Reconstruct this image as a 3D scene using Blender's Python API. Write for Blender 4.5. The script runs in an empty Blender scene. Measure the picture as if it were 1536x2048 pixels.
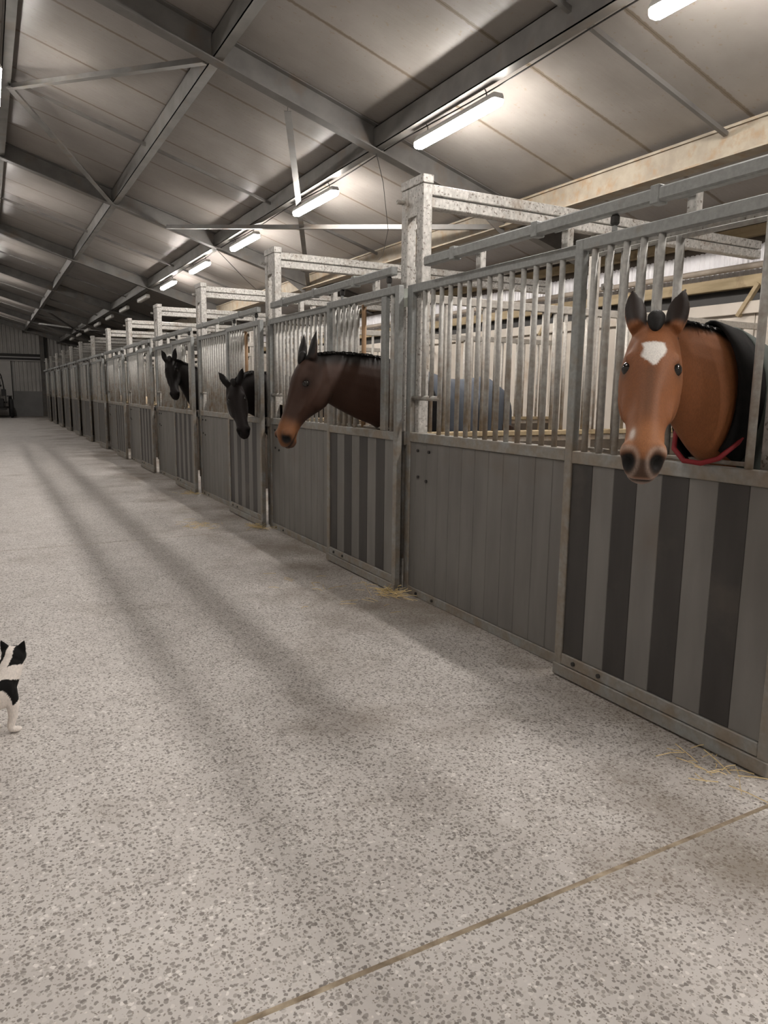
import bpy, bmesh, math, random
import numpy as np
from mathutils import Vector, Matrix
random.seed(7)
scene = bpy.context.scene
COL = scene.collection

# ------------------------------------------------------------------ camera
F_PX, YAW, PITCH, ROLL, CAM_H = 1449.7, 0.4997, 0.1629, 0.0119, 1.5
_f = Vector((math.sin(YAW)*math.cos(PITCH), math.cos(YAW)*math.cos(PITCH), -math.sin(PITCH)))
_r = Vector((math.cos(YAW), -math.sin(YAW), 0)); _u = _r.cross(_f)
_r2 = _r*math.cos(ROLL) + _u*math.sin(ROLL); _u2 = -_r*math.sin(ROLL) + _u*math.cos(ROLL)
cd = bpy.data.cameras.new('camera'); cam = bpy.data.objects.new('camera', cd); COL.objects.link(cam)
M = Matrix.Identity(4)
for i in range(3):
    M[i][0] = _r2[i]; M[i][1] = _u2[i]; M[i][2] = -_f[i]
M.translation = Vector((0, 0, CAM_H)); cam.matrix_world = M
cd.sensor_fit = 'HORIZONTAL'; cd.sensor_width = 36.0; cd.lens = F_PX*36.0/1536.0
cd.clip_start = 0.05; cd.clip_end = 200
scene.camera = cam
# ------------------------------------------------------------------ world (night outside), exposure
w = bpy.data.worlds.new('night'); scene.world = w; w.use_nodes = True
w.node_tree.nodes['Background'].inputs[0].default_value = (0.02, 0.022, 0.03, 1)
w.node_tree.nodes['Background'].inputs[1].default_value = 0.3
vs = scene.view_settings
vs.view_transform = 'Standard'; vs.look = 'None'; vs.gamma = 1.0; vs.use_curve_mapping = False
vs.exposure = 1.54
LAMP_RIGHT = 60.0     # emission of the tube lamps over the stalls
LAMP_RIDGE = 32.0     # emission of the tube lamps by the ridge

# ------------------------------------------------------------------ layout constants (metres)
PITCHY = 2.981                    # stall to stall
NST = 13                          # stalls in the row
def PY(k): return 4.545 + PITCHY*k   # near edge of post k (far side of stall k)
XF = 2.72                         # face of the fixed fronts
XD = 2.62                         # face of the doors
XW = 6.75                         # right wall
YE = 44.9                         # end wall
YB = -5.0                         # wall behind the camera
RA, RB = 5.054, 0.30              # rafter underside z = RA - RB*X
XR = -0.25                        # ridge
RD = 0.25                         # rafter depth
BAYS = [1.09 + 5.96*n for n in range(-1, 8)]

# ------------------------------------------------------------------ materials
MAT = {}
def nodes_of(name, rough=0.5, metal=0.0, spec=0.5):
    m = bpy.data.materials.new(name); m.use_nodes = True
    nt = m.node_tree; b = nt.nodes['Principled BSDF']
    b.inputs['Roughness'].default_value = rough; b.inputs['Metallic'].default_value = metal
    b.inputs['Specular IOR Level'].default_value = spec
    MAT[name] = m
    return m, nt, b
def N(nt, t, **kw):
    n = nt.nodes.new(t)
    for k, v in kw.items():
        if k in n.inputs: n.inputs[k].default_value = v
        else: setattr(n, k, v)
    return n
def pos_of(nt, scale=(1, 1, 1)):
    g = nt.nodes.new('ShaderNodeNewGeometry'); mp = nt.nodes.new('ShaderNodeMapping')
    mp.inputs['Scale'].default_value = scale
    nt.links.new(g.outputs['Position'], mp.inputs['Vector']); return mp.outputs[0]
def ramp(nt, fac, stops):
    r = nt.nodes.new('ShaderNodeValToRGB'); e = r.color_ramp.elements
    while len(e) < len(stops): e.new(0.5)
    for el, (p, c) in zip(e, stops):
        el.position = p; el.color = c if len(c) == 4 else (*c, 1)
    nt.links.new(fac, r.inputs[0]); return r.outputs[0]
def mix(nt, fac, a, b, mode='MIX'):
    n = nt.nodes.new('ShaderNodeMix'); n.data_type = 'RGBA'; n.blend_type = mode
    for sock, v in ((n.inputs[0], fac), (n.inputs[6], a), (n.inputs[7], b)):
        if hasattr(v, 'is_output'): nt.links.new(v, sock)
        elif isinstance(v, (int, float)): sock.default_value = v
        else: sock.default_value = (*v, 1) if len(v) == 3 else v
    return n.outputs[2]
def bump(nt, b, h, strength=0.2, dist=0.01):
    n = nt.nodes.new('ShaderNodeBump'); n.inputs['Strength'].default_value = strength; n.inputs['Distance'].default_value = dist
    nt.links.new(h, n.inputs['Height']); nt.links.new(n.outputs[0], b.inputs['Normal'])
def noise(nt, vec, scale, detail=4, rough=0.55):
    n = N(nt, 'ShaderNodeTexNoise', Scale=scale, Detail=detail, Roughness=rough); nt.links.new(vec, n.inputs['Vector']); return n.outputs['Fac']
def voro(nt, vec, scale, feature='F1', rnd=1.0):
    n = N(nt, 'ShaderNodeTexVoronoi', Scale=scale, Randomness=rnd); n.feature = feature; nt.links.new(vec, n.inputs['Vector']); return n
def two_tone(name, a, b, scale=6, rough=0.5, metal=0.0, lo=0.35, hi=0.65, stretch=(1, 1, 1), spec=0.5, dirt=None, bmp=0.0):
    m, nt, bs = nodes_of(name, rough, metal, spec)
    v = pos_of(nt, stretch); n1 = noise(nt, v, scale)
    c = ramp(nt, n1, [(lo, a), (hi, b)])
    if dirt:
        dc, dscale, dlo, dhi = dirt
        c = mix(nt, ramp(nt, noise(nt, pos_of(nt), dscale, 5), [(dlo, (0, 0, 0)), (dhi, (1, 1, 1))]), c, dc)
    nt.links.new(c, bs.inputs['Base Color'])
    if bmp: bump(nt, bs, noise(nt, v, scale*6), bmp, 0.004)
    return m
def plain(name, c, rough=0.5, metal=0.0, spec=0.5):
    return two_tone(name, tuple(x*0.88 for x in c), c, 14, rough, metal, spec=spec)

BROWN_DIRT = (0.20, 0.135, 0.075)
# spangled galvanised posts
m, nt, b = nodes_of('galvanised_post', 0.5, 0.25)
v = pos_of(nt); vz = pos_of(nt, (1, 1, 0.6))
sp = voro(nt, vz, 42); c = ramp(nt, sp.outputs['Distance'], [(0.1, (.54, .525, .50)), (0.75, (.37, .36, .34))])
sp2 = noise(nt, v, 55, 3); c = mix(nt, ramp(nt, sp2, [(0.34, (1, 1, 1)), (0.42, (0, 0, 0))]), c, (.16, .14, .12))
c = mix(nt, ramp(nt, noise(nt, v, 5, 5), [(0.55, (0, 0, 0)), (0.78, (.7, .7, .7))]), c, BROWN_DIRT)
nt.links.new(c, b.inputs['Base Color']); bump(nt, b, sp2, 0.15, 0.003)
# bars: galvanised with brown dust towards the sill
def steel(name, base, low, dirt_amt):
    m, nt, b = nodes_of(name, 0.6, 0.12)
    v = pos_of(nt); n1 = noise(nt, v, 40, 4); n2 = noise(nt, v, 9, 4)
    c = ramp(nt, n1, [(0.3, low), (0.7, base)])
    sx = nt.nodes.new('ShaderNodeSeparateXYZ'); g = nt.nodes.new('ShaderNodeNewGeometry'); nt.links.new(g.outputs['Position'], sx.inputs[0])
    mr = N(nt, 'ShaderNodeMapRange'); mr.inputs[1].default_value = 2.0; mr.inputs[2].default_value = 1.15; mr.inputs[3].default_value = 0.0; mr.inputs[4].default_value = 0.32
    nt.links.new(sx.outputs[2], mr.inputs[0])
    ad = N(nt, 'ShaderNodeMath', operation='ADD'); nt.links.new(n2, ad.inputs[0]); nt.links.new(mr.outputs[0], ad.inputs[1])
    d = ramp(nt, ad.outputs[0], [(0.6, (0, 0, 0)), (0.95, (dirt_amt,)*3)])
    c = mix(nt, d, c, BROWN_DIRT); nt.links.new(c, b.inputs['Base Color']); return m
steel('galvanised_bar', (.44, .43, .405), (.30, .295, .28), .8)
steel('galvanised_frame', (.30, .31, .305), (.22, .228, .225), .6)
steel('partition_steel', (.46, .435, .40), (.33, .31, .28), .8)
two_tone('grey_board', (.135, .129, .121), (.170, .163, .153), 3, 0.5, stretch=(1, 2.5, .5), dirt=((.13, .105, .08), 1.7, .58, .82), bmp=.05)
two_tone('dark_board', (.026, .023, .022), (.040, .036, .034), 3, 0.45, stretch=(1, 2.5, .5), dirt=((.10, .085, .07), 1.9, .58, .85), bmp=.05)
# concrete with exposed aggregate
m, nt, b = nodes_of('terrazzo_concrete', 0.62, 0, .35)
v = pos_of(nt)
wob = N(nt, 'ShaderNodeTexNoise', Scale=60.0, Detail=2.0); nt.links.new(v, wob.inputs['Vector'])
vv = N(nt, 'ShaderNodeVectorMath', operation='MULTIPLY_ADD'); nt.links.new(wob.outputs['Color'], vv.inputs[0]); vv.inputs[1].default_value = (.016, .016, .016); nt.links.new(v, vv.inputs[2])
v1 = voro(nt, vv.outputs[0], 78); v2 = voro(nt, vv.outputs[0], 130)
cement = ramp(nt, noise(nt, v, 3.0, 6), [(0.3, (.47, .442, .42)), (0.7, (.57, .545, .522))])
sc1 = nt.nodes.new('ShaderNodeSeparateColor'); nt.links.new(v1.outputs['Color'], sc1.inputs[0])
sc2 = nt.nodes.new('ShaderNodeSeparateColor'); nt.links.new(v2.outputs['Color'], sc2.inputs[0])
stonec = ramp(nt, sc1.outputs[1], [(0.0, (.19, .172, .158)), (0.4, (.27, .248, .23)), (.75, (.37, .342, .317)), (0.95, (.68, .65, .62))])
isn = ramp(nt, v1.outputs['Distance'], [(0.44, (1, 1, 1)), (0.54, (0, 0, 0))])
pick = ramp(nt, sc1.outputs[0], [(0.36, (0, 0, 0)), (0.40, (1, 1, 1))])
msk = mix(nt, 1.0, isn, pick, 'MULTIPLY')
pick2 = mix(nt, 1.0, ramp(nt, v2.outputs['Distance'], [(0.36, (1, 1, 1)), (0.44, (0, 0, 0))]), ramp(nt, sc2.outputs[0], [(0.6, (0, 0, 0)), (0.64, (1, 1, 1))]), 'MULTIPLY')
c = mix(nt, pick2, cement, ramp(nt, sc2.outputs[1], [(0.0, (.22, .195, .17)), (.75, (.30, .27, .24)), (1, (.66, .62, .58))]))
c = mix(nt, msk, c, stonec)
# stains: damp brown patches along the fronts, tyre-worn blotches elsewhere
sx = nt.nodes.new('ShaderNodeSeparateXYZ'); nt.links.new(v, sx.inputs[0])
mr = N(nt, 'ShaderNodeMapRange'); mr.inputs[1].default_value = 1.1; mr.inputs[2].default_value = 2.7; mr.inputs[3].default_value = 0; mr.inputs[4].default_value = .22
nt.links.new(sx.outputs[0], mr.inputs[0])
ad = N(nt, 'ShaderNodeMath', operation='ADD'); nt.links.new(noise(nt, v, 1.1, 5, .6), ad.inputs[0]); nt.links.new(mr.outputs[0], ad.inputs[1])
c = mix(nt, ramp(nt, ad.outputs[0], [(0.57, (0, 0, 0)), (0.84, (.75, .75, .75))]), c, (.175, .14, .105))
c = mix(nt, ramp(nt, noise(nt, v, 5.5, 3), [(0.70, (0, 0, 0)), (0.78, (.4, .4, .4))]), c, (.25, .20, .14))
nt.links.new(c, b.inputs['Base Color'])
bump(nt, b, noise(nt, v, 90, 3), 0.12, 0.004)
two_tone('joint_dirt', (.16, .12, .08), (.40, .33, .24), 14, .9)
# roof sandwich panels, dusty white
m, nt, b = nodes_of('roof_panel', 0.33, 0.0, .55)
v = pos_of(nt)
c = ramp(nt, noise(nt, v, 1.6, 6, .6), [(.3, (.215, .196, .18)), (.72, (.295, .273, .253))])
c = mix(nt, ramp(nt, noise(nt, v, 24, 2), [(.655, (0, 0, 0)), (.70, (.6, .6, .6))]), c, (.22, .17, .12))
sx = nt.nodes.new('ShaderNodeSeparateXYZ'); nt.links.new(v, sx.inputs[0])
wv = N(nt, 'ShaderNodeMath', operation='PINGPONG'); wv.inputs[1].default_value = 0.5; nt.links.new(sx.outputs[1], wv.inputs[0])
sm = N(nt, 'ShaderNodeMath', operation='MULTIPLY_ADD'); sm.inputs[1].default_value = 1.0
n3 = noise(nt, v, 32, 4, .7)
s3 = N(nt, 'ShaderNodeMath', operation='MULTIPLY'); nt.links.new(n3, s3.inputs[0]); s3.inputs[1].default_value = .034
s4 = N(nt, 'ShaderNodeMath', operation='SUBTRACT'); nt.links.new(wv.outputs[0], s4.inputs[0]); nt.links.new(s3.outputs[0], s4.inputs[1])
c = mix(nt, ramp(nt, s4.outputs[0], [(0.0, (.8, .8, .8)), (0.008, (0, 0, 0))]), c, (.13, .095, .06))
nt.links.new(c, b.inputs['Base Color'])
bump(nt, b, noise(nt, pos_of(nt, (2.5, 14, 1)), 1.6, 2), 0.10, 0.02)
two_tone('beam_steel', (.135, .130, .123), (.185, .178, .168), 4, .5, .3, dirt=((.16, .12, .085), 3, .55, .8))
two_tone('eave_beam', (.22, .185, .14), (.30, .26, .20), 6, .7, 0, dirt=((.24, .16, .09), 9, .5, .7), bmp=.2)
two_tone('pipe_brown', (.26, .22, .18), (.34, .29, .24), 6, .6)
two_tone('timber', (.27, .21, .12), (.37, .29, .18), 4, .75, 0, stretch=(4, .6, 4), dirt=((.16, .11, .06), 6, .55, .75))
two_tone('cream_wall', (.46, .415, .36), (.56, .51, .45), 2, .6, 0, dirt=((.30, .20, .11), 2.5, .58, .78))
two_tone('clear_sheet', (.56, .55, .57), (.66, .65, .67), 5, .3)
two_tone('sheet_metal', (.50, .485, .465), (.56, .545, .52), 2, .5, .1)
two_tone('end_plinth', (.24, .24, .235), (.30, .295, .29), 1.5, .7)
plain('dark_steel', (.04, .038, .036), .5, .4)
plain('black_plastic', (.012, .012, .012), .45)
plain('tyre_rubber', (.015, .015, .015), .8)
plain('lamp_housing', (.45, .44, .42), .5)
two_tone('lamp_cover_off', (.55, .53, .50), (.63, .61, .58), 9, .35)
plain('rusty_bar', (.30, .185, .10), .7, .1)
two_tone('plank_brown', (.055, .042, .03), (.085, .066, .05), 5, .7)
two_tone('trough_tan', (.36, .27, .17), (.50, .40, .28), 7, .6)
plain('white_tag', (.70, .74, .68), .6)
plain('brick_red', (.45, .06, .06), .7)
two_tone('straw', (.55, .42, .20), (.72, .58, .32), 60, .8)
for nm, st in (('lamp_lit', LAMP_RIGHT), ('lamp_lit_ridge', LAMP_RIDGE)):
    m, nt, b = nodes_of(nm, .4); b.inputs['Base Color'].default_value = (.9, .9, .9, 1)
    b.inputs['Emission Color'].default_value = (1.0, .94, .88, 1); b.inputs['Emission Strength'].default_value = st
# animals
def coat(name, rough=.5, spec=.35, hair=True):
    m, nt, b = nodes_of(name, rough, 0, spec)
    a = nt.nodes.new('ShaderNodeVertexColor'); a.layer_name = 'coat'
    v = pos_of(nt, (1, 1, .35)); n1 = noise(nt, v, 220, 3)
    c = mix(nt, 1.0, a.outputs[0], ramp(nt, n1, [(.25, (.82, .82, .82)), (.75, (1.12, 1.1, 1.08))]), 'MULTIPLY')
    nt.links.new(c, b.inputs['Base Color']); bump(nt, b, n1, .25, .002)
    b.inputs['Sheen Weight'].default_value = .03; b.inputs['Sheen Roughness'].default_value = .4
coat('horse_coat', .62, .28); coat('black_coat', .62, .13); coat('cat_coat', .8, .2)
two_tone('mane_hair', (.005, .0045, .004), (.013, .011, .010), 60, .6, spec=.2, stretch=(1, 1, .2), bmp=.4)
m, nt, b = nodes_of('eye_gloss', .08, 0, .6); b.inputs['Base Color'].default_value = (.008, .006, .005, 1)
two_tone('rug_blue', (.045, .055, .072), (.07, .082, .105), 5, .8, bmp=.3)
two_tone('rug_green', (.028, .038, .032), (.045, .055, .048), 5, .75, bmp=.3)
two_tone('rug_binding', (.005, .005, .005), (.010, .009, .009), 20, .85, spec=.12)
plain('red_strap', (.22, .010, .016), .7)

# ------------------------------------------------------------------ object helpers
MESHES = {}
def new_obj(name, me, parent=None, loc=(0, 0, 0), rot=None):
    o = bpy.data.objects.new(name, me); COL.objects.link(o)
    if parent is not None: o.parent = parent
    o.location = loc
    if rot is not None: o.rotation_euler = rot
    return o
def empty(name, loc=(0, 0, 0)): 
    e = new_obj(name, None, None, loc); e.empty_display_size = .1; return e
def tag(o, label=None, cat=None, group=None, kind=None):
    if label: o['label'] = label
    if cat: o['category'] = cat
    if group: o['group'] = group
    if kind: o['kind'] = kind
    return o
def box_mesh(sx, sy, sz, mat, bev=0.004):
    key = ('b', round(sx, 4), round(sy, 4), round(sz, 4), mat, bev)
    if key in MESHES: return MESHES[key]
    bm = bmesh.new(); bmesh.ops.create_cube(bm, size=1)
    bmesh.ops.scale(bm, vec=(sx, sy, sz), verts=bm.verts)
    if bev > 0: bmesh.ops.bevel(bm, geom=bm.edges[:], offset=min(bev, sx*.3, sy*.3, sz*.3), segments=1, affect='EDGES', profile=.5)
    me = bpy.data.meshes.new('box'); bm.to_mesh(me); bm.free(); me.materials.append(MAT[mat]); MESHES[key] = me; return me
def tube_mesh(r, h, mat, n=10, axis='Z', caps=True):
    key = ('t', round(r, 4), round(h, 4), mat, n, axis)
    if key in MESHES: return MESHES[key]
    bm = bmesh.new(); bmesh.ops.create_cone(bm, cap_ends=caps, segments=n, radius1=r, radius2=r, depth=h)
    if axis == 'X': bmesh.ops.rotate(bm, matrix=Matrix.Rotation(math.pi/2, 3, 'Y'), verts=bm.verts)
    if axis == 'Y': bmesh.ops.rotate(bm, matrix=Matrix.Rotation(math.pi/2, 3, 'X'), verts=bm.verts)
    for f in bm.faces: f.smooth = len(f.verts) == 4
    me = bpy.data.meshes.new('tube'); bm.to_mesh(me); bm.free(); me.materials.append(MAT[mat]); MESHES[key] = me; return me
def box(name, x0, x1, y0, y1, z0, z1, mat, parent=None, bev=0.004, org=(0, 0, 0)):
    me = box_mesh(x1-x0, y1-y0, z1-z0, mat, bev)
    return new_obj(name, me, parent, ((x0+x1)/2-org[0], (y0+y1)/2-org[1], (z0+z1)/2-org[2]))
def join_boxes(name, boxes, mat, parent=None, org=(0, 0, 0), tubes=()):
    """boxes (x0,x1,y0,y1,z0,z1), tubes (cx,cy,z0,z1,r) -> ONE mesh object"""
    V, Fc = [], []
    for x0, x1, y0, y1, z0, z1 in boxes:
        i = len(V)
        V += [(x-org[0], y-org[1], z-org[2]) for z in (z0, z1) for y in (y0, y1) for x in (x0, x1)]
        Fc += [(i, i+2, i+3, i+1), (i+4, i+5, i+7, i+6), (i, i+1, i+5, i+4), (i+2, i+6, i+7, i+3), (i, i+4, i+6, i+2), (i+1, i+3, i+7, i+5)]
    for cx, cy, z0, z1, r in tubes:
        n = 6; i = len(V)
        for z in (z0, z1):
            V += [(cx+r*math.cos(a*2*math.pi/n)-org[0], cy+r*math.sin(a*2*math.pi/n)-org[1], z-org[2]) for a in range(n)]
        Fc += [(i+a, i+(a+1) % n, i+n+(a+1) % n, i+n+a) for a in range(n)]
    me = bpy.data.meshes.new(name); me.from_pydata(V, [], Fc); me.materials.append(MAT[mat])
    return new_obj(name, me, parent)
def poly_mesh(name, V, Fc, mat, smooth=False):
    me = bpy.data.meshes.new(name); me.from_pydata([tuple(v) for v in V], [], Fc)
    me.materials.append(MAT[mat])
    if smooth:
        for p in me.polygons: p.use_smooth = True
    return me
def bar_between(name, a, b, sx, sy, mat, parent=None, roll=0.0, rnd=False):
    """a bar of section sx*sy from a to b"""
    a, b = Vector(a), Vector(b); d = b-a
    me = tube_mesh(sx/2, 1.0, mat, 8) if rnd else box_mesh(sx, sy, 1.0, mat, 0)
    o = new_obj(name, me, parent, (a+b)/2)
    o.rotation_mode = 'QUATERNION'
    o.rotation_quaternion = d.to_track_quat('Z', 'Y') @ Matrix.Rotation(roll, 3, 'Z').to_quaternion()
    o.scale = (1, 1, d.length); return o
def sweep_mesh(name, pts, r, mat, n=6):
    V, Fc = [], []; pts = [Vector(p) for p in pts]
    for i, p in enumerate(pts):
        t = (pts[min(i+1, len(pts)-1)]-pts[max(i-1, 0)]).normalized()
        a = t.orthogonal() if i == 0 else (a - t*a.dot(t)); a.normalize(); bb = t.cross(a)
        V += [p + (a*math.cos(k*2*math.pi/n)+bb*math.sin(k*2*math.pi/n))*r for k in range(n)]
    for i in range(len(pts)-1):
        for k in range(n): Fc.append((i*n+k, i*n+(k+1) % n, (i+1)*n+(k+1) % n, (i+1)*n+k))
    Fc.append(tuple(range(n-1, -1, -1))); Fc.append(tuple(range((len(pts)-1)*n, len(pts)*n)))
    return poly_mesh(name, V, Fc, mat, True)
ORD = ['nearest', 'second nearest', 'third', 'fourth', 'fifth', 'sixth', 'seventh', 'eighth', 'ninth', 'tenth', 'eleventh', 'twelfth', 'thirteenth', 'fourteenth', 'fifteenth', 'sixteenth']

# ================================================================== SETTING
# ---- floor: cast slabs with sawn joints
floor = tag(empty('floor'), kind='structure')
base = box('joint_bed', -3.4, XW+.1, YB-.2, YE+.2, -.16, -.0025, 'joint_dirt', floor, 0)
J = [1.495 + 6.02*n for n in range(-1, 8)]
edges = [YB-.2] + J + [YE+.2]
for a, bb in zip(edges[:-1], edges[1:]):
    box('slab', -3.4, XW+.1, a+.008, bb-.008, -.12, 0.0, 'terrazzo_concrete', floor, .003)
# ---- roof
ceiling = tag(empty('ceiling', (0, 0, 0)), kind='structure')
def zr(x): return RA - RB*abs(x-XR) - RB*XR if x < XR else RA - RB*x
def roof_slab(name, xa, xb, ya, yb, z_off, th, mat, parent):
    V = []
    for t in (0, th):
        for x, y in ((xa, ya), (xb, ya), (xb, yb), (xa, yb)): V.append((x, y, zr(x)+z_off+t))
    Fc = [(3, 2, 1, 0), (4, 5, 6, 7), (0, 1, 5, 4), (1, 2, 6, 5), (2, 3, 7, 6), (3, 0, 4, 7)]
    return new_obj(name, poly_mesh(name, V, Fc, mat), parent)
ys = [YB-.3] + [float(n) for n in range(-4, 45)] + [YE+.3]
for a, bb in zip(ys[:-1], ys[1:]):
    roof_slab('roof_panel', XR, XW+.25, a+.001, bb-.001, RD, .06, 'roof_panel', ceiling)
roof_slab('roof_panel', -3.6, XR, YB-.3, YE+.3, RD, .06, 'roof_panel', ceiling)
roof_slab('roof_sheet', XR-.05, XW+.3, YB-.3, YE+.3, RD+.062, .02, 'sheet_metal', ceiling)
def ibeam_slope(name, y, xa, xb, mat, parent, wf=.13, d=RD, tf=.014):
    V, Fc = [], []
    prof = [(-wf/2, 0), (wf/2, 0), (wf/2, tf), (.005, tf), (.005, d-tf), (wf/2, d-tf), (wf/2, d-.002), (-wf/2, d-.002), (-wf/2, d-tf), (-.005, d-tf), (-.005, tf), (-wf/2, tf)]
    n = len(prof)
    for x in (xa, xb):
        V += [(x, y+py, zr(x)+pz) for py, pz in prof]
    Fc = [(k, (k+1) % n, n+(k+1) % n, n+k) for k in range(n)] + [tuple(range(n)), tuple(range(2*n-1, n-1, -1))]
    me = poly_mesh(name, V, Fc, mat); bm = bmesh.new(); bm.from_mesh(me); bmesh.ops.recalc_face_normals(bm, faces=bm.faces); bm.to_mesh(me); bm.free()
    return new_obj(name, me, parent)
for y in BAYS:
    ibeam_slope('rafter', y, XR, XW+.1, 'beam_steel', ceiling)
    ibeam_slope('rafter', y, -3.4, XR-.005, 'beam_steel', ceiling)
def purlin(x, w, d, mat, drop=0.03):
    z = zr(x)+drop
    o = join_boxes('purlin', [(x-w/2, x-w/2+.008, YB, YE, z, z+d), (x-w/2, x+w/2, YB, YE, z, z+.008), (x-w/2, x+w/2, YB, YE, z+d-.008, z+d)], mat, ceiling)
    return o
for x in (.45, 2.06, 3.72): purlin(x, .10, .20, 'beam_steel')
purlin(-1.2, .10, .20, 'beam_steel'); 
z = zr(5.42); join_boxes('eave_beam', [(5.38, 5.40, YB, YE, z-.03, z+.22), (5.30, 5.46, YB, YE, z-.045, z-.03), (5.36, 5.46, YB, YE, z+.19, z+.205)], 'eave_beam', ceiling)
for y in BAYS:                    # sag bars midway between the rafters
    ym = y+3.08
    for xa, xb in ((.5, 2.02), (2.1, 3.68), (3.78, 5.36)):
        bar_between('sag_bar', (xa, ym, zr(xa)+.13), (xb, ym, zr(xb)+.13), .035, .035, 'beam_steel', ceiling)
def brace(a, b, off=-.004):
    p, q = Vector((a[0], a[1], zr(a[0])+off)), Vector((b[0], b[1], zr(b[0])+off))
    mid = (p+q)/2
    bar_between('wind_brace', p, q, .07, .006, 'beam_steel', ceiling, 0)
    bar_between('wind_brace', p+Vector((0, 0, .03)), q+Vector((0, 0, .03)), .006, .06, 'beam_steel', ceiling, 0)
Y1, Y2 = BAYS[2], BAYS[3]
brace((.47, Y1+3.0), (1.97, Y1+.1)); brace((.47, Y1+2.9), (1.99, Y2-.1))
brace((2.78, Y1+.1), (5.40, Y2-.1), -.02); brace((2.85, Y2-.1), (5.42, Y1+.1), -.035)
for n in (6,):
    brace((2.3, BAYS[n]+.1), (4.6, BAYS[n+1]-.1)); brace((2.3, BAYS[n+1]-.1), (4.6, BAYS[n]+.1))
for k in range(len(BAYS)-1):      # haunch where each rafter meets the eave
    y = BAYS[k]; x0, x1 = 4.95, 5.38
    V = [(x0, y-.006, zr(x0)), (x1, y-.006, zr(x1)), (x1, y-.006, zr(x1)-.16), (x0, y+.006, zr(x0)), (x1, y+.006, zr(x1)), (x1, y+.006, zr(x1)-.16)]
    new_obj('haunch', poly_mesh('haunch', V, [(0, 1, 2), (5, 4, 3), (0, 2, 5, 3), (1, 4, 5, 2), (0, 3, 4, 1)], 'beam_steel'), ceiling)
# ---- right wall
wall = tag(empty('wall_right', (XW, 0, 0)), kind='structure')
ow = (XW, 0, 0)
for k in range(-1, NST+1):
    y0 = PY(k-1)+.2; y1 = min(PY(k)+.2, YE)
    if k == -1: y0 = YB
    box('wall_panel', XW, XW+.08, y0+.004, y1-.004, 0, 2.32, 'cream_wall', wall, .004, ow)
box('wall_rail', XW-.05, XW, YB, YE, 2.32, 2.44, 'cream_wall', wall, .005, ow)
box('recess_back', XW+.06, XW+.08, YB, YE, 2.32, 2.62, 'dark_steel', wall, 0, ow)
box('timber_girt', XW-.06, XW+.03, YB, YE, 2.575, 2.69, 'timber', wall, .005, ow)
new_obj('pipe', tube_mesh(.032, YE-YB, 'pipe_brown', 12, 'Y'), wall, (-.10, (YB+YE)/2, 2.765))
def corrugated(name, x, y0, y1, z0, z1, step, depth, mat, parent, org, axis='Y'):
    n = int((y1-y0)/step*4); V, Fc = [], []
    prof = [0, 0, depth, depth]
    for i in range(n+1):
        yy = y0+(y1-y0)*i/n; d = prof[i % 4]
        for zz in (z0, z1):
            V.append((x+d-org[0], yy-org[1], zz-org[2]) if axis == 'Y' else (yy-org[0], x+d-org[1], zz-org[2]))
    for i in range(n): Fc.append((2*i, 2*i+2, 2*i+3, 2*i+1))
    return V, Fc
V, Fc = corrugated('clear_sheet', XW+.02, YB, YE, 2.64, 2.99, .06, .012, 'clear_sheet', wall, ow)
new_obj('clear_sheet', poly_mesh('clear_sheet', V, Fc, 'clear_sheet'), wall)
box('timber_girt', XW-.06, XW+.03, YB, YE, 3.06, 3.16, 'timber', wall, .005, ow)
box('upper_sheet', XW+.03, XW+.06, YB, YE, 2.985, zr(XW)+.3, 'plank_brown', wall, 0, ow)  # shade below the roof put into the sheet's dark brown colour
for y in (4.1, 7.1, 10.1, 13.0): bar_between('timber_strut', (-.05, y+.80, 2.30), (-.05, y+.60, 2.60), .05, .04, 'timber', wall)
# ---- end wall
wend = tag(empty('wall_end', (0, YE, 0)), kind='structure'); oe = (0, YE, 0)
box('plinth', -3.4, XW, YE-.06, YE+.15, 0, 1.36, 'end_plinth', wend, .01, oe)
def corr_x(name, x0, x1, zlo, zhi_f, y, mat):
    n = int((x1-x0)/.2*4); V, Fc = [], []; prof = [0, 0, -.035, -.035]
    for i in range(n+1):
        xx = x0+(x1-x0)*i/n
        V += [(xx, y+prof[i % 4]-YE, zlo), (xx, y+prof[i % 4]-YE, zhi_f(xx))]
    for i in range(n): Fc.append((2*i, 2*i+2, 2*i+3, 2*i+1))
    return new_obj(name, poly_mesh(name, V, Fc, mat), wend)
corr_x('corrugated_sheet', 1.35, XW, 1.36, lambda x: 3.02 if x < 2.8 else zr(x)+.25, YE, 'sheet_metal')
corr_x('corrugated_sheet', -3.4, 2.8, 3.36, lambda x: zr(x)+.25, YE, 'sheet_metal')
box('sliding_leaf', -1.6, 1.33, YE-.10, YE-.05, .05, 3.02, 'sheet_metal', wend, .005, oe)
box('leaf_edge', 1.33, 1.37, YE-.12, YE-.03, .9, 3.02, 'dark_steel', wend, .004, oe)
for z0, z1, mt in ((3.22, 3.36, 'dark_steel'), (3.15, 3.21, 'sheet_metal'), (3.04, 3.14, 'dark_steel'), (2.98, 3.03, 'sheet_metal')):
    box('door_rail', -2.5, 2.80, YE-.18, YE-.02, z0, z1, mt, wend, .004, oe)
box('column', 2.80, 3.02, YE-.28, YE-.05, 0, 4.35, 'beam_steel', wend, .01, oe)
box('column_web', 3.03, 3.16, YE-.2, YE-.05, 2.9, 4.3, 'dark_steel', wend, .01, oe)
# ---- unseen sides close the barn
wl = tag(box('wall_left', -3.45, -3.3, YB, YE, 0, zr(-3.4)+.3, 'sheet_metal', None, 0), kind='structure')
wb = tag(box('wall_back', -3.4, XW, YB-.15, YB, 0, 5.0, 'sheet_metal', None, 0), kind='structure')

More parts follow.
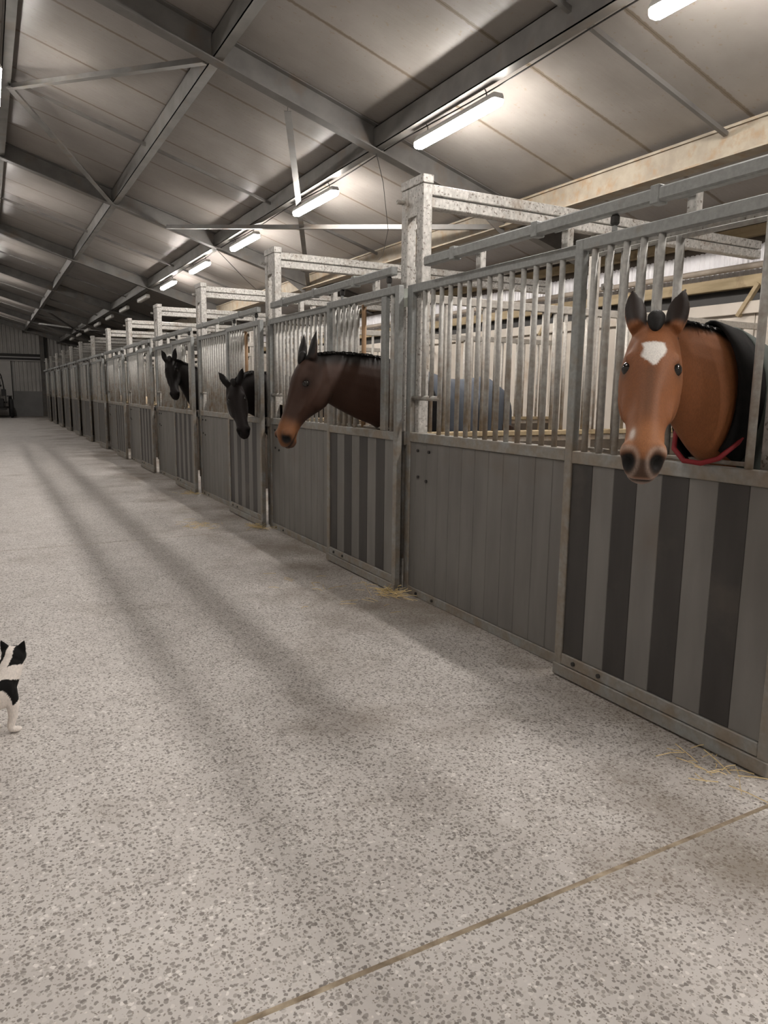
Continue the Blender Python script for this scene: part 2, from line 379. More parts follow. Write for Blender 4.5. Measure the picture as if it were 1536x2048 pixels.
# ================================================================== LAMPS
def lamp(y, x, z, length, lit, label, mat_on='lamp_lit', group='tube lamps over the stalls'):
    e = tag(empty('tube_lamp', (x, y, z)), label, 'lamp', group)
    hw = .052
    prof_h = [(-hw, .055), (-hw, .078), (-hw*.7, .105), (hw*.7, .105), (hw, .078), (hw, .055)]
    prof_d = [(-hw, .055), (-hw*.92, .018), (-hw*.55, 0), (hw*.55, 0), (hw*.92, .018), (hw, .055)]
    def ext(prof, L, taper):
        V, Fc = [], []; n = len(prof)
        st = [(-L/2, taper), (-L/2+.03, 1.), (L/2-.03, 1.), (L/2, taper)]
        for yy, s in st: V += [(px*s, yy, .045+(pz-.045)*s) for px, pz in prof]
        for i in range(3): Fc += [(i*n+k, i*n+(k+1) % n, (i+1)*n+(k+1) % n, (i+1)*n+k) for k in range(n)]
        Fc += [tuple(range(n)), tuple(range(4*n-1, 3*n-1, -1))]
        return V, Fc
    for nm, pf, mt in (('housing', prof_h, 'lamp_housing'), ('diffuser', prof_d, mat_on if lit else 'lamp_cover_off')):
        key = ('lamp', nm, length, mt)
        if key not in MESHES:
            V, Fc = ext(pf, length, .82); me = poly_mesh(nm, V, Fc, mt)
            bm = bmesh.new(); bm.from_mesh(me); bmesh.ops.recalc_face_normals(bm, faces=bm.faces); bm.to_mesh(me); bm.free()
            MESHES[key] = me
        new_obj(nm, MESHES[key], e)
    for s in (-1, 1):
        key = ('hook',)
        if key not in MESHES: MESHES[key] = sweep_mesh('hook', [(0, 0, .10), (0, 0, .15), (-.03, 0, .19), (-.06, 0, .17)], .005, 'dark_steel')
        new_obj('hook', MESHES[key], e, (0, s*length*.36, 0))
    return e
LX, LZ = 3.80, 3.80
lamp_y = [0.05, 2.92, 5.74, 8.88, 11.72, 14.5, 17.25, 20.2, 23.2, 26.1, 29.1, 32.1, 35.1, 38.0]
for i, y in enumerate(lamp_y):
    lit = i <= 6
    if i < 1: lab = 'lit tube lamp over the stalls, just behind the frame edge'
    elif i == 1: lab = 'lit tube lamp cut off by the top edge of the photo'
    elif lit: lab = ['', '', 'largest fully visible lit tube lamp, above the nearest stall posts', 'second fully visible lit tube lamp, beyond the crossed roof braces', 'third fully visible lit tube lamp along the roof purlin', 'fourth fully visible lit tube lamp along the roof purlin', 'smallest and farthest lit tube lamp in the row'][i]
    else: lab = '%s unlit tube lamp in the dark stretch beyond the lit ones' % (['first', 'second'] + ORD[2:])[i-7]
    lamp(y, LX, LZ, 1.27, lit, lab)
tag(lamp(-2.8, LX, LZ, 1.27, True, 'lit tube lamp over the stalls, farthest back behind the viewer'))
for i, y in enumerate([-2.6, 3.35, 9.35, 15.3, 21.3, 27.2, 33.2, 39.2]):
    lab = 'lit tube lamp under the ridge, sliced by the left photo edge' if i == 2 else '%s ridge tube lamp counted from the wall behind the viewer' % (['first', 'second'] + ORD[2:])[i]
    lamp(y, .31, 4.55, 1.5, True, lab, 'lamp_lit_ridge', 'tube lamps by the ridge')

# ================================================================== STALLS
HORSES = {0: 'white-starred bay horse', 1: 'brown horse', 2: 'head-down black horse', 3: 'prick-eared black horse'}
def stall_label(k, what):
    if k in HORSES: return '%s of the stall of the %s' % (what, HORSES[k])
    return '%s of the %s stall from the near end' % (what, ORD[k])
def front_panel(k):
    yo = PITCHY*k; detail = k <= 5
    e = tag(empty('stall_grille', (XF, 3.0+yo, 0)), stall_label(k, 'barred grey front'), 'stall front', 'fixed stall fronts')
    o = (XF, 3.0+yo, 0)
    def bx(n, *a, **kw): 
        a = list(a); a[2] += yo; a[3] += yo
        return box(n, *a, parent=e, org=o, **kw)
    x0, x1 = XF, XF+.04
    bx('jamb', x0, x1, 4.598, 4.668, 0, 2.263, 'galvanised_frame')
    bx('jamb', x0, x1, 2.90, 2.955, 0, 2.263, 'galvanised_frame')
    bx('top_rail', x0, x1, 2.955, 4.598, 2.205, 2.263, 'galvanised_frame')
    bx('middle_rail', x0-.004, x1+.03, 2.955, 4.598, 1.150, 1.217, 'galvanised_frame')
    bx('bottom_rail', x0, x1, 2.955, 4.598, 0.0, .062, 'galvanised_frame')
    bx('header', x1+.005, x1+.05, 1.87, 4.54, 2.21, 2.262, 'galvanised_post')
    ed = [4.598, 4.525] + [4.378-.1467*i for i in range(10)] + [2.955]
    bds = [(bb, a) for a, bb in zip(ed[:-1], ed[1:])]
    if detail:
        for a, bb in bds: bx('board', x0+.008, x0+.034, a, bb, .062, 1.150, 'grey_board', bev=.004)
    else:
        tag(join_boxes('boards', [(x0+.008, x0+.034, a+yo+.003, bb+yo-.003, .062, 1.15) for a, bb in bds] + [(x0+.018, x0+.03, 2.955+yo, 4.598+yo, .062, 1.15)], 'grey_board', e, o), kind='stuff')
    bars = [4.457-.1066*i for i in range(14)]
    if detail:
        for i, y in enumerate(bars):
            zb = 1.465 if i < 2 else 1.217
            new_obj('bar', tube_mesh(.0165, 2.205-zb, 'galvanised_bar', 10), e, (x0+.02-o[0], y-3.0, (zb+2.205)/2))
        bar_between('feed_bar', (.02, 4.60-3.0, 1.465), (.02, 4.235-3.0, 1.465), .034, .034, 'galvanised_bar', e, rnd=True)
        new_obj('bolt', tube_mesh(.011, .012, 'dark_steel', 8, 'X'), e, (.003, 4.49-3.0, 1.09)); new_obj('bolt', tube_mesh(.011, .012, 'dark_steel', 8, 'X'), e, (.003, 4.34-3.0, 1.09))
        new_obj('bolt', tube_mesh(.011, .012, 'dark_steel', 8, 'X'), e, (.003, 4.48-3.0, .90)); new_obj('bolt', tube_mesh(.011, .012, 'dark_steel', 8, 'X'), e, (.003, 4.37-3.0, .88))
        new_obj('bolt', tube_mesh(.011, .012, 'dark_steel', 8, 'X'), e, (-.003, 4.47-3.0, .03)); new_obj('bolt', tube_mesh(.011, .012, 'dark_steel', 8, 'X'), e, (-.003, 4.25-3.0, .03))
    else:
        tag(join_boxes('bars', [], 'galvanised_bar', e, o, [(x0+.02, y+yo, 1.465 if i < 2 else 1.217, 2.205, .0165) for i, y in enumerate(bars)]), kind='stuff')
    return e
def door(k):
    dy = PITCHY*k + (.034 if k else 0) + random.uniform(-.01, .03)*(k > 1)
    detail = k <= 5; opened = k in HORSES
    L, R = 2.855, 1.605
    o = (XD, (L+R)/2+dy, 0)
    e = tag(empty('stall_door', o), stall_label(k, 'sliding striped door'), 'stall door', 'sliding stall doors')
    def bx(n, *a, **kw):
        a = list(a); a[2] += dy; a[3] += dy
        return box(n, *a, parent=e, org=o, **kw)
    x0, x1 = XD, XD+.045
    bx('stile', x0, x1, L-.055, L, .015, 2.255, 'galvanised_frame')
    bx('stile', x0, x1, R, R+.055, .015, 2.255, 'galvanised_frame')
    bx('top_rail', x0, x1, R+.055, L-.055, 2.20, 2.255, 'galvanised_frame')
    bx('middle_rail', x0, x1, R+.055, L-.055, 1.155, 1.218, 'galvanised_frame')
    bx('bottom_rail', x0, x1, R+.055, L-.055, .075, .135, 'galvanised_frame')
    bx('kick_strip', x0-.008, x1-.004, R, L, .010, .073, 'galvanised_frame')
    a0, a1 = R+.055, L-.055; wd = (a1-a0)/8
    if detail:
        for i in range(8):
            bx('board', x0+.01, x0+.036, a1-wd*(i+1), a1-wd*i, .135, 1.155, 'dark_board' if i % 2 == 0 else 'grey_board', bev=.003)
        for i in range(2): new_obj('bolt', tube_mesh(.012, .012, 'dark_steel', 8, 'X'), e, (-.002, (L-.15-.18*i)-(L+R)/2, .105))
    else:
        for par, mt in ((0, 'dark_board'), (1, 'grey_board')):
            tag(join_boxes('boards', [(x0+.01, x0+.036, a1-wd*(i+1)+dy, a1-wd*i+dy, .135, 1.155) for i in range(par, 8, 2)], mt, e, o), kind='stuff')
    left = [2.735-.1*i for i in range(5)]; right = [1.825, 1.725]
    slid = [2.69-.1*i for i in range(4)] if opened else [2.235-.1*i for i in range(4)]
    zc = (1.218+2.20)/2; hh = 2.20-1.218
    if detail:
        for y in left+right: new_obj('bar', tube_mesh(.0165, hh, 'galvanised_bar', 10), e, (.022, y-(L+R)/2, zc))
        g = bx('slide_rail', x1+.012, x1+.032, 1.86, 2.80, 1.222, 1.24, 'galvanised_bar')
        g = bx('slide_rail', x1+.012, x1+.032, 1.86, 2.80, 2.17, 2.19, 'galvanised_bar')
        for y in slid: new_obj('window_bar', tube_mesh(.0165, .93, 'galvanised_bar', 10), e, (x1+.022-o[0], y-(L+R)/2, 1.705))
        yy = slid[-1]-.115
        new_obj('window_stile', tube_mesh(.019, .96, 'rusty_bar' if k in (1, 2) else 'galvanised_bar', 10), e, (x1+.022-o[0], yy-(L+R)/2, 1.705))
        new_obj('clip', box_mesh(.045, .045, .03, 'galvanised_post'), e, (x1+.022-o[0], slid[0]-(L+R)/2, 2.02))
        if k == 1: bx('right_panel', x0+.004, x0+.04, 1.80, 1.875, 1.218, 2.20, 'galvanised_frame')
    else:
        tag(join_boxes('bars', [], 'galvanised_bar', e, o, [(x0+.022, y+dy, 1.218, 2.2, .0165) for y in left+right] + [(x1+.022, y+dy, 1.222, 2.18, .0165) for y in slid]), kind='stuff')
    return e
def track(k):
    dy = PITCHY*k
    o = (XD, 3.0+dy, 2.3)
    e = tag(empty('door_track', o), stall_label(k, 'overhead galvanised sliding track'), 'door track', 'sliding door tracks')
    def bx(n, *a, **kw):
        a = list(a); a[2] += dy; a[3] += dy
        return box(n, *a, parent=e, org=o, **kw)
    bx('rail', XD-.005, XD+.05, 1.74, 4.29, 2.335, 2.395, 'galvanised_frame', bev=.008)
    for y in (3.88, 3.10, 2.30):
        bx('bracket', XF+.047, XF+.092, y-.025, y+.025, 2.264, 2.44, 'galvanised_post')
        bx('bracket_arm', XD+.052, XF+.046, y+.052, y+.068, 2.372, 2.39, 'galvanised_frame')
        bx('bracket_arm', XF+.030, XF+.046, y-.025, y+.068, 2.36, 2.40, 'galvanised_frame')
        bx('clamp', XD-.010, XD+.0515, y+.045, y+.095, 2.325, 2.405, 'galvanised_frame')
    for y in (2.62, 1.82):
        w_ = bx('trolley', XD+.005, XD+.04, y-.022, y+.022, 2.285, 2.333, 'dark_steel', bev=.01)
        bx('hanger', XD+.012, XD+.032, y-.012, y+.012, 2.256, 2.285, 'galvanised_frame')
    return e
def post(k):
    y = PY(k); o = (2.80, y, 0)
    if k in HORSES: lab = 'pair of galvanised stall posts beyond the stall of the %s' % HORSES[k]
    elif k < 0: lab = 'pair of galvanised stall posts just outside the right photo edge'
    else: lab = 'pair of galvanised stall posts beyond the %s stall' % ORD[k]
    e = tag(empty('stall_post', o), lab, 'post', 'stall posts')
    for a in (0, .215):
        box('upright', 2.76, 2.84, y+a, y+a+.082, 0, 2.94, 'galvanised_post', e, .006, o)
    box('cap', 2.755, 2.845, y-.004, y+.302, 2.941, 3.0, 'galvanised_post', e, .004, o)
    box('gusset', 2.765, 2.775, y+.086, y+.212, 2.74, 2.94, 'galvanised_post', e, .002, o)
    new_obj('bolt', tube_mesh(.016, .09, 'galvanised_post', 8, 'X'), e, (-.05, .27, 2.86))
    # double cross beam to the back wall
    box('cross_beam', 2.85, XW-.14, y+.10, y+.19, 2.895, 2.97, 'galvanised_post', e, .006, o)
    box('cross_beam', 2.85, XW-.14, y+.10, y+.19, 2.81, 2.885, 'galvanised_post', e, .006, o)
    box('end_plate', 2.841, 2.851, y+.04, y+.22, 2.78, 2.985, 'galvanised_post', e, .002, o)
    if -1 < k < 4:
        bar_between('latch_rod', (-.07, .16, .25), (-.07, .16, 1.12), .03, .03, 'galvanised_frame', e, rnd=True)
        box('latch_plate', 2.70, 2.76, y+.10, y+.20, 1.12, 1.22, 'galvanised_frame', e, .004, o)
        new_obj('latch_knob', tube_mesh(.03, .03, 'dark_steel', 12, 'X'), e, (-.12, .17, 1.17))
        me = sweep_mesh('latch_hook', [(-.125, .17, 1.15), (-.13, .15, 1.08), (-.125, .13, 1.03), (-.12, .15, 1.0)], .008, 'dark_steel'); new_obj('latch_hook', me, e)
        if k == 0: box('paper_tag', 2.735, 2.738, y+.085, y+.20, 2.12, 2.25, 'white_tag', e, 0, o)
    return e
def partition(k):
    y = PY(k)+.145; detail = k <= 1; o = (2.86, y, 0)
    e = tag(empty('stall_partition', o), ('barred partition behind the stall posts between the %s and %s stalls' % (ORD[k], ORD[k+1])) if k < NST-1 else 'barred partition behind the last stall posts by the end wall', 'partition', 'stall partitions')
    x0, x1 = 2.86, XW-.02
    box('top_rail', x0, x1, y-.022, y+.022, 2.155, 2.215, 'partition_steel', e, .004, o)
    box('ledge', x0, x1, y-.045, y+.045, 1.17, 1.21, 'timber', e, .006, o)
    box('middle_rail', x0, x1, y-.02, y+.02, 1.12, 1.168, 'partition_steel', e, .004, o)
    nb = int((x1-x0-.1)/.118)
    xs = [x0+.09+.118*i for i in range(nb)]
    if detail:
        for x in xs: new_obj('bar', tube_mesh(.0145, .945, 'partition_steel', 8), e, (x-o[0], 0, 1.6825))
        for i in range(7): box('plank', x0, x1, y-.02, y+.02, .02+.157*i, .02+.157*(i+1), 'plank_brown', e, .004, o)
    else:
        tag(join_boxes('bars', [], 'partition_steel', e, o, [(x, y, 1.21, 2.155, .0145) for x in xs]), kind='stuff')
        tag(join_boxes('planks', [(x0, x1, y-.02, y+.02, .02+.157*i, .017+.157*(i+1)) for i in range(7)], 'plank_brown', e, o), kind='stuff')
    box('middle_post', 4.5, 4.56, y-.04, y+.04, 0, 2.80, 'partition_steel', e, .004, o)
    return e
for k in range(NST):
    front_panel(k); door(k); track(k); partition(k)
for k in range(-1, NST): post(k)
def trough(k):
    y = 4.40+PITCHY*k; o = (2.80, y, 0)
    V, Fc = [], []; n = 9
    for r, z in ((.10, .98), (.155, 1.12), (.17, 1.36), (.145, 1.36), (.13, 1.10), (.06, 1.02)):
        for i in range(n):
            a = math.pi*(i/(n-1))-math.pi/2; V.append((r*1.6*math.cos(a)+.005, r*math.sin(a), z))
    for j in range(5):
        for i in range(n-1): Fc.append((j*n+i, j*n+i+1, (j+1)*n+i+1, (j+1)*n+i))
        Fc.append((j*n+n-1, j*n, (j+1)*n, (j+1)*n+n-1))
    Fc.append(tuple(range(n))); Fc.append(tuple(range(6*n-1, 5*n-1, -1)))
    o_ = new_obj('feed_trough', poly_mesh('feed_trough', V, Fc, 'trough_tan', True), None, o)
    tag(o_, stall_label(k, 'tan feed trough inside the feed hole'), 'trough', 'feed troughs')
for k in range(1, 7): trough(k)

# ================================================================== ANIMALS
def loft_rings(rings):
    n = len(rings[0]); V = [p for r in rings for p in r]; Fc = []
    for i in range(len(rings)-1):
        for k in range(n): Fc.append((i*n+k, i*n+(k+1) % n, (i+1)*n+(k+1) % n, (i+1)*n+k))
    c0 = len(V); V.append(np.mean(rings[0], axis=0)); V.append(np.mean(rings[-1], axis=0))
    m = (len(rings)-1)*n
    for k in range(n):
        Fc.append((c0, (k+1) % n, k)); Fc.append((c0+1, m+k, m+(k+1) % n))
    return V, Fc
def nrm(a): a = np.array(a, float); return a/np.linalg.norm(a)
def ell(c, ax, bx, ra, rb, n=20, p=1.0):
    out = []
    for k in range(n):
        t = 2*math.pi*k/n; ct, st = math.cos(t), math.sin(t)
        ct = math.copysign(abs(ct)**p, ct); st = math.copysign(abs(st)**p, st)
        out.append(np.array(c)+ax*ra*ct+bx*rb*st)
    return out
class Union:
    def __init__(s): s.V = []; s.F = []
    def add(s, VF):
        V, Fc = VF; i = len(s.V); s.V += [tuple(v) for v in V]; s.F += [tuple(a+i for a in f) for f in Fc]
    def limb(s, pts, n=14, sx=1.0):
        """pts: [(xyz, r)] tapered round limb"""
        rings = []; P = [np.array(p[0], float) for p in pts]
        for i, (p, r) in enumerate(pts):
            t = nrm(P[min(i+1, len(P)-1)]-P[max(i-1, 0)])
            a = np.cross(t, (0, 1, .01)); a = nrm(a); b_ = np.cross(t, a)
            rings.append(ell(p, a, b_, r, r*sx, n))
        s.add(loft_rings(rings))
    def ball(s, c, rx, ry, rz, n=14):
        c = np.array(c, float); rings = []
        for i in range(1, 10):
            ph = math.pi*i/10
            rings.append(ell(c+np.array((0, 0, rz*math.cos(ph))), np.array((1., 0, 0)), np.array((0, 1., 0)), rx*math.sin(ph), ry*math.sin(ph), n))
        s.add(loft_rings(rings))
    def build(s, name, voxel, smooth, mat):
        me = bpy.data.meshes.new(name+'_raw'); me.from_pydata(s.V, [], s.F)
        bm = bmesh.new(); bm.from_mesh(me); 
        # each closed shell gets outward normals
        bmesh.ops.recalc_face_normals(bm, faces=bm.faces); bm.to_mesh(me); bm.free()
        o = bpy.data.objects.new(name+'_raw', me); COL.objects.link(o)
        md = o.modifiers.new('r', 'REMESH'); md.mode = 'VOXEL'; md.voxel_size = voxel; md.use_smooth_shade = True
        ms = o.modifiers.new('s', 'SMOOTH'); ms.factor = .5; ms.iterations = smooth
        dg = bpy.context.evaluated_depsgraph_get(); dg.update()
        out = bpy.data.meshes.new_from_object(o.evaluated_get(dg)); out.name = name
        bpy.data.objects.remove(o); bpy.data.meshes.remove(me)
        out.materials.clear(); out.materials.append(MAT[mat])
        for p in out.polygons: p.use_smooth = True
        return out
def get_co(me):
    a = np.empty(len(me.vertices)*3); me.vertices.foreach_get('co', a); return a.reshape(-1, 3)
def get_no(me):
    a = np.empty(len(me.vertices)*3, dtype=np.float32); me.vertex_normals.foreach_get('vector', a); return a.reshape(-1, 3).astype(float)
def set_co(me, co): me.vertices.foreach_set('co', co.ravel()); me.update()
def set_col(me, c):
    at = me.color_attributes.new('coat', 'FLOAT_COLOR', 'POINT')
    at.data.foreach_set('color', np.concatenate([c, np.ones((len(c), 1))], axis=1).ravel().astype(np.float32))
def sstep(a, b, x): t = np.clip((x-a)/(b-a), 0, 1); return t*t*(3-2*t)
def lerp(c, col, m): return c*(1-m[:, None])+np.array(col)[None, :]*m[:, None]

HEAD = [  # s, v_top, v_bot, w_top, w_mid, w_bot
 (-.050, -.040, -.130, .040, .055, .040), (-.015, .000, -.180, .060, .082, .055), (.05, .026, -.235, .076, .096, .068), (.11, .036, -.272, .088, .106, .076),
 (.17, .036, -.285, .094, .112, .080), (.225, .028, -.278, .086, .109, .078), (.28, .018, -.255, .072, .098, .070), (.34, .010, -.212, .060, .083, .056),
 (.40, .004, -.175, .053, .071, .047), (.46, .001, -.153, .050, .063, .043), (.515, .000, -.146, .052, .065, .045), (.56, -.006, -.148, .053, .069, .049),
 (.595, -.018, -.150, .050, .067, .050), (.622, -.040, -.146, .038, .055, .043), (.642, -.068, -.132, .018, .032, .027)]
def horse(name, label, poll, muz, dorsal, neck, withers, bdir, cols, voxel, scale=1.0, ears=((.25, .12), (.25, .12)), rug=None, jaw_open=0.0, mane=1.0, star=False, collar=None, crest=.07):
    poll = np.array(poll, float); hd = nrm(np.array(muz)-poll); v = np.array(dorsal, float); v = nrm(v-hd*v.dot(hd)); u = np.cross(hd, v)
    org = np.array((withers[0], withers[1], 0.0))
    U = Union(); S = scale
    def hp(s, uu, vv): return poll + (hd*s + u*uu + v*vv)*S
    rings = []
    for s, vt, vb, wt, wm, wb_ in HEAD:
        r = []; n = 24; vc, hv = (vt+vb)/2, (vt-vb)/2
        for k in range(n):
            t = 2*math.pi*k/n; ct, st = math.cos(t), math.sin(t)
            wdt = wm + (wt-wm)*max(0, st)**1.5*0.9 + (wb_-wm)*max(0, -st)**1.2*0.9
            r.append(hp(s, wdt*math.copysign(abs(ct)**.85, ct), vc+hv*math.copysign(abs(st)**.8, st)))
        rings.append(r)
    U.add(loft_rings(rings))
    # cheeks, brow bones, chin, nostril wings
    def blob(s, uu, vv, rs, ru, rv):
        rr = []
        for i in range(1, 9):
            ph = math.pi*i/9
            rr.append(ell(hp(s+rs*math.cos(ph), uu, vv), u*S, v*S, ru*math.sin(ph), rv*math.sin(ph), 12))
        U.add(loft_rings(rr))
    for sg in (-1, 1):
        blob(.20, sg*.060, -.165, .125, .050, .10)
        blob(.170, sg*.072, -.010, .034, .020, .014)
        blob(.30, sg*.068, -.075, .12, .022, .024)
        blob(.568, sg*.050, -.050, .040, .024, .036)
    blob(.590, 0, -.142, .040, .040, .024)
    # ears
    for sg, (out, fwd) in zip((-1, 1), ears):
        d = nrm(-hd*1.0 + u*sg*out + v*fwd); side = nrm(np.cross(d, v)); fr = np.cross(side, d)
        b0 = hp(-.002, sg*.064, -.012); rr = []
        for t, wd, th, bend in ((-.02, .030, .032, 0), (.015, .036, .034, 0), (.05, .041, .028, .002), (.09, .040, .021, .004), (.125, .032, .014, .006), (.158, .018, .008, .006), (.194, .003, .003, .004)):
            rr.append(ell(b0 + (d*t + fr*bend - u*sg*bend)*S, side, fr, wd*S, th*S, 14))
        U.add(loft_rings(rr))
    # neck
    rr = []
    Pc = [(np.array(a, float)+np.array(b_, float))/2 for a, b_, _ in neck]
    # smooth interpolation of the given sections
    m = len(neck); fine = []
    for i in range(m-1):
        for t in np.linspace(0, 1, 5)[:-1 if i < m-2 else None]:
            def cr(q):
                p0, p1, p2, p3 = (np.array(q[j], float) for j in (max(i-1, 0), i, i+1, min(i+2, m-1)))
                return .5*((2*p1)+(p2-p0)*t+(2*p0-5*p1+4*p2-p3)*t*t+(3*p1-p0-3*p2+p3)*t**3)
            fine.append((cr([q[0] for q in neck]), cr([q[1] for q in neck]), float(cr([[q[2]] for q in neck])[0])))
    for i, (a, b_, wd) in enumerate(fine):
        upv = nrm(a-b_); cc = (a+b_)/2
        t = (fine[min(i+1, len(fine)-1)][0]+fine[min(i+1, len(fine)-1)][1]-fine[max(i-1, 0)][0]-fine[max(i-1, 0)][1])
        lat = nrm(np.cross(t, upv)); h = np.linalg.norm(a-b_)/2
        ring = []
        for k in range(22):
            q = 2*math.pi*k/22; ct, st = math.cos(q), math.sin(q)
            wloc = wd*(1-.45*max(0, st)**2)
            ring.append(cc+lat*wloc*ct+upv*h*math.copysign(abs(st)**.9, st))
        rr.append(ring)
    U.add(loft_rings(rr))
    # trunk
    W = np.array(withers, float); B = nrm((bdir[0], bdir[1], 0)); Lt = np.cross((0, 0, 1), B); Z = np.array((0, 0, 1.))
    def bp(t, l, z): return np.array((W[0], W[1], 0))+B*t+Lt*l+Z*z
    hw_ = W[2]
    sec = [(-.42, hw_-.52, .10, .10), (-.34, hw_-.50, .22, .18), (-.20, hw_-.44, .34, .235), (0, hw_-.375, .375, .265), (.25, hw_-.42, .36, .285), (.50, hw_-.42, .345, .295), (.72, hw_-.40, .335, .285), (.92, hw_-.375, .335, .27), (1.08, hw_-.40, .30, .235), (1.18, hw_-.45, .20, .16)]
    U.add(loft_rings([ell(bp(t, 0, zc), Lt, Z, wd, h, 22) for t, zc, h, wd in sec]))
    for sg in (-1, 1):
        f = [(bp(-.10, sg*.17, hw_-.55), .135), (bp(-.13, sg*.16, hw_-.78), .10), (bp(-.13, sg*.145, .66), .068), (bp(-.13, sg*.14, .47), .056), (bp(-.13, sg*.14, .40), .042), (bp(-.13, sg*.14, .20), .036), (bp(-.13, sg*.14, .135), .046), (bp(-.16, sg*.14, .085), .040), (bp(-.18, sg*.14, .055), .055), (bp(-.19, sg*.14, 0.004), .066)]
        U.limb(f)
        hnd = [(bp(.95, sg*.15, hw_-.45), .20), (bp(.90, sg*.17, hw_-.70), .15), (bp(.90, sg*.16, .76), .095), (bp(1.06, sg*.145, .56), .068), (bp(1.10, sg*.14, .48), .055), (bp(1.07, sg*.14, .25), .040), (bp(1.06, sg*.14, .15), .048), (bp(1.02, sg*.14, .085), .042), (bp(1.0, sg*.14, .05), .056), (bp(.99, sg*.14, .004), .066)]
        U.limb(hnd)
    me = U.build(name, voxel, 5, 'black_coat' if name == 'black_horse' else 'horse_coat')
    co = get_co(me); no = get_no(me)
    L = (co-poll[None, :])/S; s = L@hd; uu = L@u; vv = L@v; au = np.abs(uu)
    inhead = (s > -.06) & (s < .68) & (au < .15) & (vv > -.30) & (vv < .06)
    def g(s0, u0, v0, rs, ru, rv): return np.exp(-(((s-s0)/rs)**2+((au-u0)/ru)**2+((vv-v0)/rv)**2))*inhead
    d = np.zeros(len(co))
    d -= .034*g(.598, .044, -.062, .023, .021, .028)                    # nostrils
    d += .006*g(.590, .066, -.060, .030, .014, .032)
    d -= .007*np.exp(-((vv+.116-.10*(s-.6))/.005)**2)*sstep(.50, .53, s)*inhead*(au < .12)   # mouth line
    d -= .005*g(.192, .095, -.033, .024, .030, .018)                   # eye sockets
    d += .003*g(.170, .090, -.010, .022, .03, .010)
    d -= .008*g(.10, .085, -.02, .03, .03, .03)
    d -= .006*g(.36, .055, -.03, .07, .02, .03)
    co2 = co+no*d[:, None]*S; set_co(me, co2)
    # ---- coat colours (true body colour)
    base_, dark, muzc, lipc = (np.array(c) for c in cols)
    c = np.repeat(base_[None, :], len(co), axis=0)
    rng = np.sin(co[:, 0]*9+1.3*np.sin(co[:, 2]*11))*np.sin(co[:, 1]*8+co[:, 2]*7)
    c = c*(1+.10*rng[:, None])
    fc = np.array([q[0] for q in fine]); dm = np.min(np.linalg.norm(co[:, None, :]-fc[None, ::1, :], axis=2), axis=1)
    c = lerp(c, dark, sstep(crest, crest*.45, dm)*(1-((s > .03) & (vv > -.075)))*.95)
    if mane is not None:
        c = lerp(c, dark, sstep(.62, .40, co[:, 2]))                                                        # black legs
    zone = sstep(.43, .53, s)*inhead
    c = lerp(c, muzc, zone)
    c = lerp(c, lipc, sstep(.575, .60, s)*sstep(-.085, -.108, vv)*inhead*.95)
    if star: c = lerp(c, (.035, .026, .022), sstep(.600, .618, s)*sstep(-.100, -.085, vv)*sstep(-.02, -.035, vv)*inhead*.85)
    c = lerp(c, (.006, .005, .005), np.clip(3.0*g(.598, .044, -.064, .029, .025, .034), 0, 1))
    c = lerp(c, dark, np.clip(1.1*np.exp(-((vv+.116-.10*(s-.6))/.006)**2)*sstep(.51, .54, s)*inhead, 0, 1))
    c = lerp(c, dark, np.clip(.9*g(.196, .098, -.034, .036, .035, .027), 0, 1))
    ear = ((au < .16) & (vv > -.09) & (s < .03) & (s > -.25) & (au > .030))*1.0
    earfront = (no@v) > .15
    c = lerp(c, dark, ear*np.where(earfront, .97*sstep(.022, -.015, s+.25*(au-.064)), .75*sstep(-.06, -.15, s)))
    if star:
        c = lerp(c, (.12, .06, .035), np.clip(.75*np.exp(-(uu/.022)**2)*sstep(.20, .26, s)*sstep(.52, .40, s)*(vv > -.05)*inhead, 0, 1))
        a = s-.178                                          # five-cornered star on the forehead
        halfw = np.where(a < .012, .038, .038*np.clip((.062-a)/.05, 0, 1)); ofs = uu+.002-.004*np.sin(a*90)
        st = sstep(.004, -.004, np.abs(ofs)-halfw)*sstep(-.052, -.046, a)*sstep(.062, .05, a)*(vv > -.04)*inhead
        c = lerp(c, (.72, .70, .67), st)
        sn = np.exp(-(((s-.520)/.020)**2+((uu-star*.040)/.008)**2)*1.0)*(vv > -.06)*inhead
        c = lerp(c, (.62, .55, .50), np.clip(1.4*sn, 0, 1))
        rim = np.exp(-((np.sqrt(((s-.598)/.030)**2+((au-.046)/.026)**2+((vv+.066)/.036)**2)-1.55)/.22)**2)*inhead*sstep(.545, .565, s); c = lerp(c, (.42, .33, .28), np.clip(rim, 0, 1)*.55)
    set_col(me, np.clip(c, 0, 1))
    e = empty(name, tuple(org)); tag(e, label, 'horse')
    body = new_obj('body', me, e, tuple(-org))
    for sg in (-1, 1):
        bm = bmesh.new(); bmesh.ops.create_uvsphere(bm, u_segments=16, v_segments=10, radius=.027*S)
        mm = bpy.data.meshes.new('eye'); bm.to_mesh(mm); bm.free(); mm.materials.append(MAT['eye_gloss'])
        for p in mm.polygons: p.use_smooth = True
        new_obj('eye', mm, e, tuple(hp(.198, sg*.0755, -.034)-org))
    # mane: ragged crest of short hair locks
    V, Fc = [], []
    rnd = random.Random(3)
